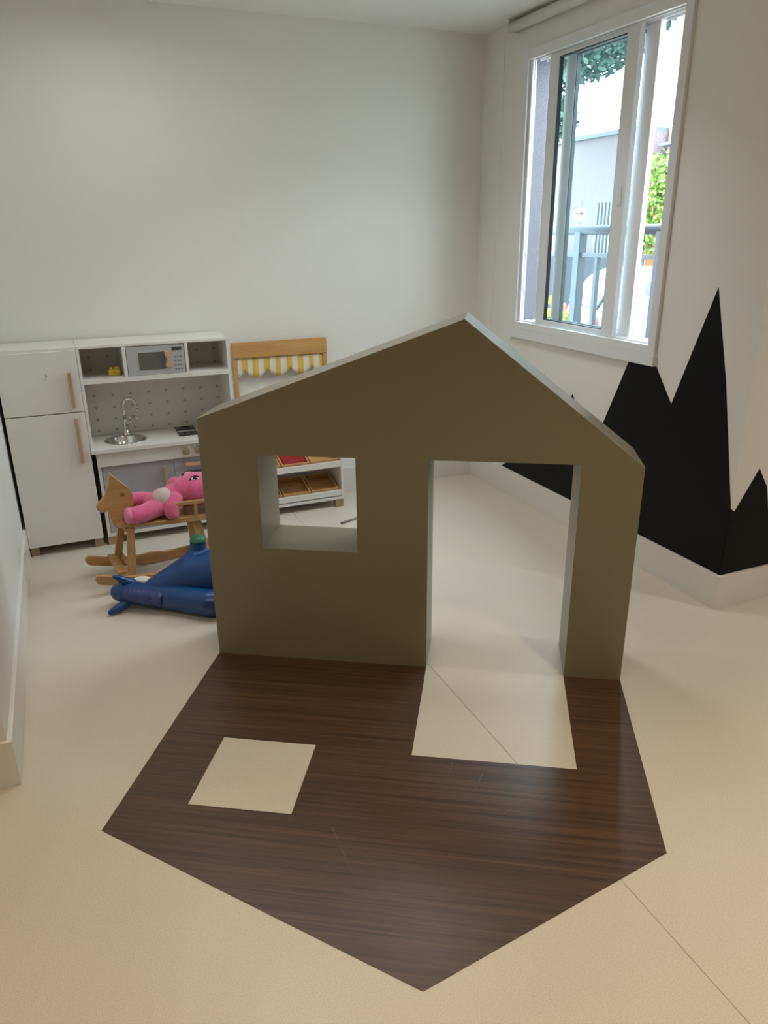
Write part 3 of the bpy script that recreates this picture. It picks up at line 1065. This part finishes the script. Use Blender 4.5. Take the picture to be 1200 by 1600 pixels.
ub_o = blob('body', [
    hb((-2.205, -1.075, 0.062, 0.048), (-2.150, -1.090, 0.074, 0.064), (-2.085, -1.100, 0.090, 0.084), (-2.015, -1.110, 0.108, 0.104),
       (-1.930, -1.140, 0.115, 0.112), (-1.830, -1.180, 0.115, 0.108), (-1.740, -1.130, 0.120, 0.080)),
    hb((-2.005, -1.105, 0.135, 0.085), (-1.992, -1.088, 0.178, 0.052), (-1.982, -1.082, 0.208, 0.037), (-1.979, -1.079, 0.250, 0.036)),
    hb((-1.74, -1.13, 0.100, 0.070), (-1.700, -1.000, 0.050, 0.042)),
], M_blue, 0.005, 8, U)
hd2 = blob('head_and_neck', [
    hb((-2.328, -1.038, 0.064, 0.038), (-2.300, -1.050, 0.064, 0.052), (-2.250, -1.077, 0.060, 0.052), (-2.180, -1.126, 0.055, 0.052), (-2.085, -1.204, 0.058, 0.056),
       (-1.990, -1.292, 0.060, 0.058), (-1.930, -1.312, 0.060, 0.056), (-1.860, -1.330, 0.060, 0.056)),
], M_blue, 0.005, 4, U)
m = MB()
m.lathe([(0.010, 0.2865), (0.022, 0.283), (0.031, 0.275), (0.0355, 0.264), (0.0365, 0.257)], (-1.978 + 2.05, -1.078 + 1.15, 0), 28)
m.build('hoof', M_green, U)


blob('ear', [hb((-2.262, -1.050, 0.092, 0.022), (-2.296, -1.058, 0.118, 0.019), (-2.322, -1.066, 0.140, 0.014), (-2.342, -1.074, 0.156, 0.007))], M_blue, 0.003, 4, U)
blob('ear', [hb((-2.284, -1.080, 0.042, 0.020), (-2.318, -1.100, 0.030, 0.019), (-2.350, -1.114, 0.022, 0.017), (-2.378, -1.121, 0.016, 0.011))], M_blue, 0.003, 4, U)
# violet painted mane with soft ridges, and the snout end
m = MB()
dr = Vector((0.80, -0.56, 0)).normalized()
side = Vector((-0.52, -0.80, 0)).normalized()
pts, rad = [], []
for k in range(37):
    u_ = k / 36
    pts.append(Vector((-2.290 + 2.05, -1.062 + 1.15, 0.066)) + dr * (0.175 * u_) + side * 0.024 + Vector((0, 0, 0.004 - 0.008 * u_)))
    rad.append(0.0325 + 0.0012 * math.sin(k * 1.57) - 0.010 * max(0, abs(u_ - 0.5) * 2 - 0.8))
m.tube(pts, rad, 24)
m.build('mane', M_mane, U)
m = MB()
m.ball((-2.334 + 2.05, -1.046 + 1.15, 0.068), 0.030, scale=(0.55, 1, 1.05), M=Matrix.Rotation(math.radians(-33), 3, 'Z'))
sn = m.build('snout', M_mane, U)
m = MB()
m.ball((-2.344 + 2.05, -1.066 + 1.15, 0.066), 0.012, scale=(0.8, 1, 1.4))
m.build('nostril', M_nost, sn)
m = MB()
m.ball((-2.225 + 2.05, -1.048 + 1.15, 0.106), 0.032, scale=(1.35, 0.8, 0.45), M=Matrix.Rotation(math.radians(-33), 3, 'Z'))
m.build('eye_patch', mat('white_rubber', (0.8, 0.78, 0.74), 0.4), U)

# ================================================================== OUTSIDE
GZ = -0.40
street = MB().box(0.205, 30, -8, 40, GZ - 0.1, GZ).build('ground', M_pave)
street['kind'] = 'structure'
# balcony railing
Rl = tag(empty('balcony_railing', (0.8, 0, 0)), 'blue-grey metal railing outside the window', 'railing')
MB().box(-0.08, 0.08, -1.9, 3.0, GZ, 0.42).build('parapet', M_stucco, Rl)
m = MB()
m.cyl((0, -1.9, 1.515), (0, 3.0, 1.515), 0.030, n=20)
m.build('top_rail', M_rail, Rl)
m = MB()
m.box(-0.014, 0.014, -1.9, 3.0, 1.352, 1.378)
m.build('middle_rail', M_rail, Rl)
m = MB()
m.box(-0.014, 0.014, -1.9, 3.0, 0.55, 0.58)
m.build('bottom_rail', M_rail, Rl)
for k in range(13):
    y = 0.07 + 0.1875 * k - 4 * 0.375 * 0 - 1.3125
    big = (k - 7) % 4 == 0
    yy = 0.07 + 0.1875 * (k - 7)
    b = MB()
    if big:
        b.box(-0.030, 0.030, yy - 0.030, yy + 0.030, 0.42, 1.505)
    else:
        b.box(-0.014, 0.014, yy - 0.018, yy + 0.018, 0.58, 1.352)
    b.build('post' if big else 'baluster', M_rail, Rl, bevel=0.003)


def car(name, x, y, rz, label, L=3.9, Wd=1.66, Hh=1.45):
    r = tag(empty(name, (x, y, GZ), rz), label, 'car')
    # side profile (along local x; rear at x=0)
    prof = [(0.02, 0.35), (0.0, 0.62), (0.03, 0.90), (0.10, 1.00), (0.34, 1.36), (0.55, Hh), (1.6, Hh + 0.02), (2.15, 1.38), (2.75, 0.98), (3.6, 0.84), (3.85, 0.66), (3.9, 0.42), (3.8, 0.28), (0.15, 0.26)]
    m = MB()
    loops = []
    for f_, ins in ((-0.5, 0.10), (-0.46, 0.03), (-0.40, 0), (0.40, 0), (0.46, 0.03), (0.5, 0.10)):
        lp = []
        for (px_, pz_) in prof:
            cx_, cz_ = 1.95, 0.75
            k = 1 - ins
            tum = 1.0 if pz_ < 0.95 else 0.86
            lp.append((cx_ + (px_ - cx_) * (k if ins else 1), f_ * Wd * tum, cz_ + (pz_ - cz_) * (1 - ins * .6)))
        loops.append(lp)
    m.ring(loops, smooth=False)
    m.build('car_body', M_car, r, bevel=0.03)
    m = MB()
    m.prism([(0.085, -0.58, 1.02), (0.085, 0.58, 1.02), (0.315, 0.50, 1.335), (0.315, -0.50, 1.335)], (-0.02, 0, 0.012))
    m.build('rear_window', M_carg, r)
    for sy in (-1, 1):
        m = MB()
        for xa, xb in ((0.55, 1.35), (1.42, 2.20)):
            m.prism([(xa, sy * 0.715, 1.02), (xb + (0.25 if xa > 1 else 0), sy * 0.715, 1.02), (xb - (0.1 if xa > 1 else 0), sy * 0.70, 1.34), (xa + 0.08, sy * 0.70, 1.34)], (0, sy * 0.02, 0))
        m.build('side_windows', M_carg, r)
        m = MB()
        m.ball((0.035, sy * 0.66, 0.88), 0.11, scale=(0.4, 1, 1.0))
        m.build('tail_light', M_tail, r)
        for wx in (0.75, 3.15):
            m = MB()
            m.cyl((wx, sy * 0.62, 0.30), (wx, sy * 0.83, 0.30), 0.30, n=32)
            m.build('wheel', M_tyre, r)
    m = MB()
    m.box(-0.02, 0.10, -0.78, 0.78, 0.34, 0.48, bev=0.02)
    m.build('bumper', M_louv, r)
    m = MB()
    m.box(-0.012, 0.02, -0.25, 0.25, 0.60, 0.72, bev=0.004)
    m.build('number_plate', M_sign, r)
    m = MB()
    m.lathe([(0.055, -0.005), (0.055, 0.02)], (0.005, 0, 0.83), 24, 'x')
    m.build('round_emblem', M_louv, r)
    return r


car('parked_car', 3.70, 3.91, math.radians(-21), 'white hatchback parked beyond the railing, showing its rear and near side')

# facades across the street
Bd = tag(empty('street_building', (8, 11, GZ)), 'pale pink speckled building with barred windows across the street', 'building')
MB().box(0, 3, -2.9, 6, 0, 3.62).build('wall', M_fac1, Bd)
MB().box(-0.10, 3.1, -2.9, 6.1, 3.62, 3.70).build('coping', M_louv, Bd)
for (ya, yb, za, zb) in ((-2.72, -1.85, 0.95, 1.85), (-2.72, -1.85, 1.95, 2.42), (0.2, 1.6, 1.2, 2.3)):
    m = MB()
    m.box(-0.02, 0.03, ya, yb, za, zb)
    wn = m.build('window', M_shut, Bd)
    m = MB()
    n = 8
    for k in range(n):
        yy = ya + (yb - ya) * (k + .5) / n
        m.box(-0.05, -0.025, yy - 0.02, yy + 0.02, za, zb)
    m.build('bars', M_fac2, wn)
Bo = tag(empty('orange_wall', (8.0, 8.0, GZ)), 'narrow orange wall between the two street buildings', 'pillar')  # a short stretch of orange rendered wall
MB().box(-0.02, 0.55, -0.30, 0.09, 0, 2.35).build('wall_block', M_fac3, Bo)
MB().box(-0.05, 0.55, -0.32, 0.095, 2.35, 2.40).build('coping', M_louv, Bo)
Bw = tag(empty('white_house', (8.6, 5.2, GZ)), 'white house with small upper window and grey louvres across the street', 'building')
MB().box(0, 5, -5.5, 2.8, 0, 6.2).build('wall', M_fac2, Bw)
m = MB()
m.box(-0.03, 0.04, 1.95, 2.40, 3.45, 3.72)
wn = m.build('window', M_shut, Bw)
MB().box(-0.05, -0.03, 2.16, 2.19, 3.45, 3.72).build('window_bar', M_fac2, wn)
m = MB()
for k in range(6):
    m.box(-0.10, 0.02, -2.0, 2.7, 2.35 + 0.17 * k, 2.42 + 0.17 * k)
m.build('louvres', M_louv, Bw)
m = MB()
m.box(-0.25, 0.1, -2.2, 2.78, 3.36, 3.41)
m.build('ledge', M_louv, Bw)
Lw = tag(empty('garden_wall', (7.6, 10.0, GZ)), 'dark slate garden wall running in front of the pale pink building', 'fence')  # low garden wall filling the dark band behind the railing
MB().box(0, 0.15, -1.85, 4.0, 0, 1.42).build('wall_panel', mat('dark_slate_wall', (0.055, 0.062, 0.080), 0.8, noise=0.2, nscale=8), Lw)
MB().box(-0.03, 0.18, -1.87, 4.0, 1.42, 1.47).build('coping', M_louv, Lw)
# one-way arrow sign
Sg = tag(empty('arrow_sign', (6.5, 7.72, GZ), math.radians(-38)), 'round white traffic sign with a dark arrow pointing right', 'traffic sign')
MB().cyl((0, 0.03, 0), (0, 0.03, 2.42), 0.030, n=16).build('pole', M_pole, Sg)
m = MB()
m.lathe([(0.135, 0.0), (0.135, 0.012)], (0, 0, 2.19), 40, 'y')
pl = m.build('sign_plate', M_sign, Sg)
m = MB()
m.lathe([(0.135, -0.002), (0.118, -0.002), (0.118, 0.0), (0.135, 0.0)], (0, 0, 2.19), 40, 'y', caps=(False, False))
m.build('rim', M_louv, pl)
m = MB()
m.prism([(-0.075, -0.004, 2.180), (0.025, -0.004, 2.180), (0.025, -0.004, 2.152), (0.078, -0.004, 2.19), (0.025, -0.004, 2.228), (0.025, -0.004, 2.200), (-0.075, -0.004, 2.200)], (0, 0.003, 0))
m.build('arrow', M_signk, pl)

# trees
Tr = tag(empty('street_tree', (6.6, 9.9, GZ)), 'tall leafy tree whose canopy fills the top of the window view', 'tree')
m = MB()
m.tube([(0.0, 0.25, 0), (0.02, 0.2, 1.8), (-0.1, 0.0, 3.4), (-0.1, -0.8, 4.6), (0, -1.6, 5.2)], [0.16, 0.13, 0.11, 0.07, 0.03], 12)
m.tube([(0.0, 0.2, 2.6), (-0.2, -0.4, 3.6), (-0.2, -0.9, 4.3)], [0.09, 0.06, 0.03], 10)
m.build('trunk', M_bark, Tr)
m = MB()
leaf_cloud(m, (-0.1, -1.75, 5.35), (1.2, 2.1, 1.05), 10500, 0.062)
leaf_cloud(m, (-0.2, -1.0, 4.15), (0.6, 0.55, 0.8), 2200, 0.055)
leaf_cloud(m, (-0.2, -1.45, 3.75), (0.4, 0.30, 0.30), 300, 0.07)
m.build('foliage', M_leafd, Tr)
Sh = tag(empty('street_shrub', (7.4, 6.85, GZ)), 'bright green leafy bush in front of the white house', 'shrub')
m = MB()
for k in range(5):
    a = k * 1.26
    m.tube([(0, 0, 0), (0.15 * math.cos(a), 0.15 * math.sin(a), 1.0), (0.3 * math.cos(a), 0.3 * math.sin(a), 2.0)], [0.04, 0.025, 0.012], 8)
m.build('stems', M_bark, Sh)
m = MB()
leaf_cloud(m, (0, 0, 2.2), (0.55, 0.62, 0.75), 2800, 0.042)
leaf_cloud(m, (0, -0.2, 2.75), (0.40, 0.40, 0.45), 500, 0.05)
m.build('foliage', M_leafl, Sh)
Hp = tag(empty('balcony_plant', (1.6, 1.55, GZ)), 'yellow-green bush just outside the railing at the lower left of the window', 'shrub')
m = MB()
for k in range(4):
    a = k * 1.57
    m.tube([(0, 0, 0), (0.08 * math.cos(a), 0.08 * math.sin(a), 0.9)], [0.02, 0.01], 8)
m.build('stems', M_bark, Hp)
m = MB()
leaf_cloud(m, (0, 0, 1.05), (0.28, 0.28, 0.32), 420, 0.04)
m.build('foliage', M_hyd, Hp)
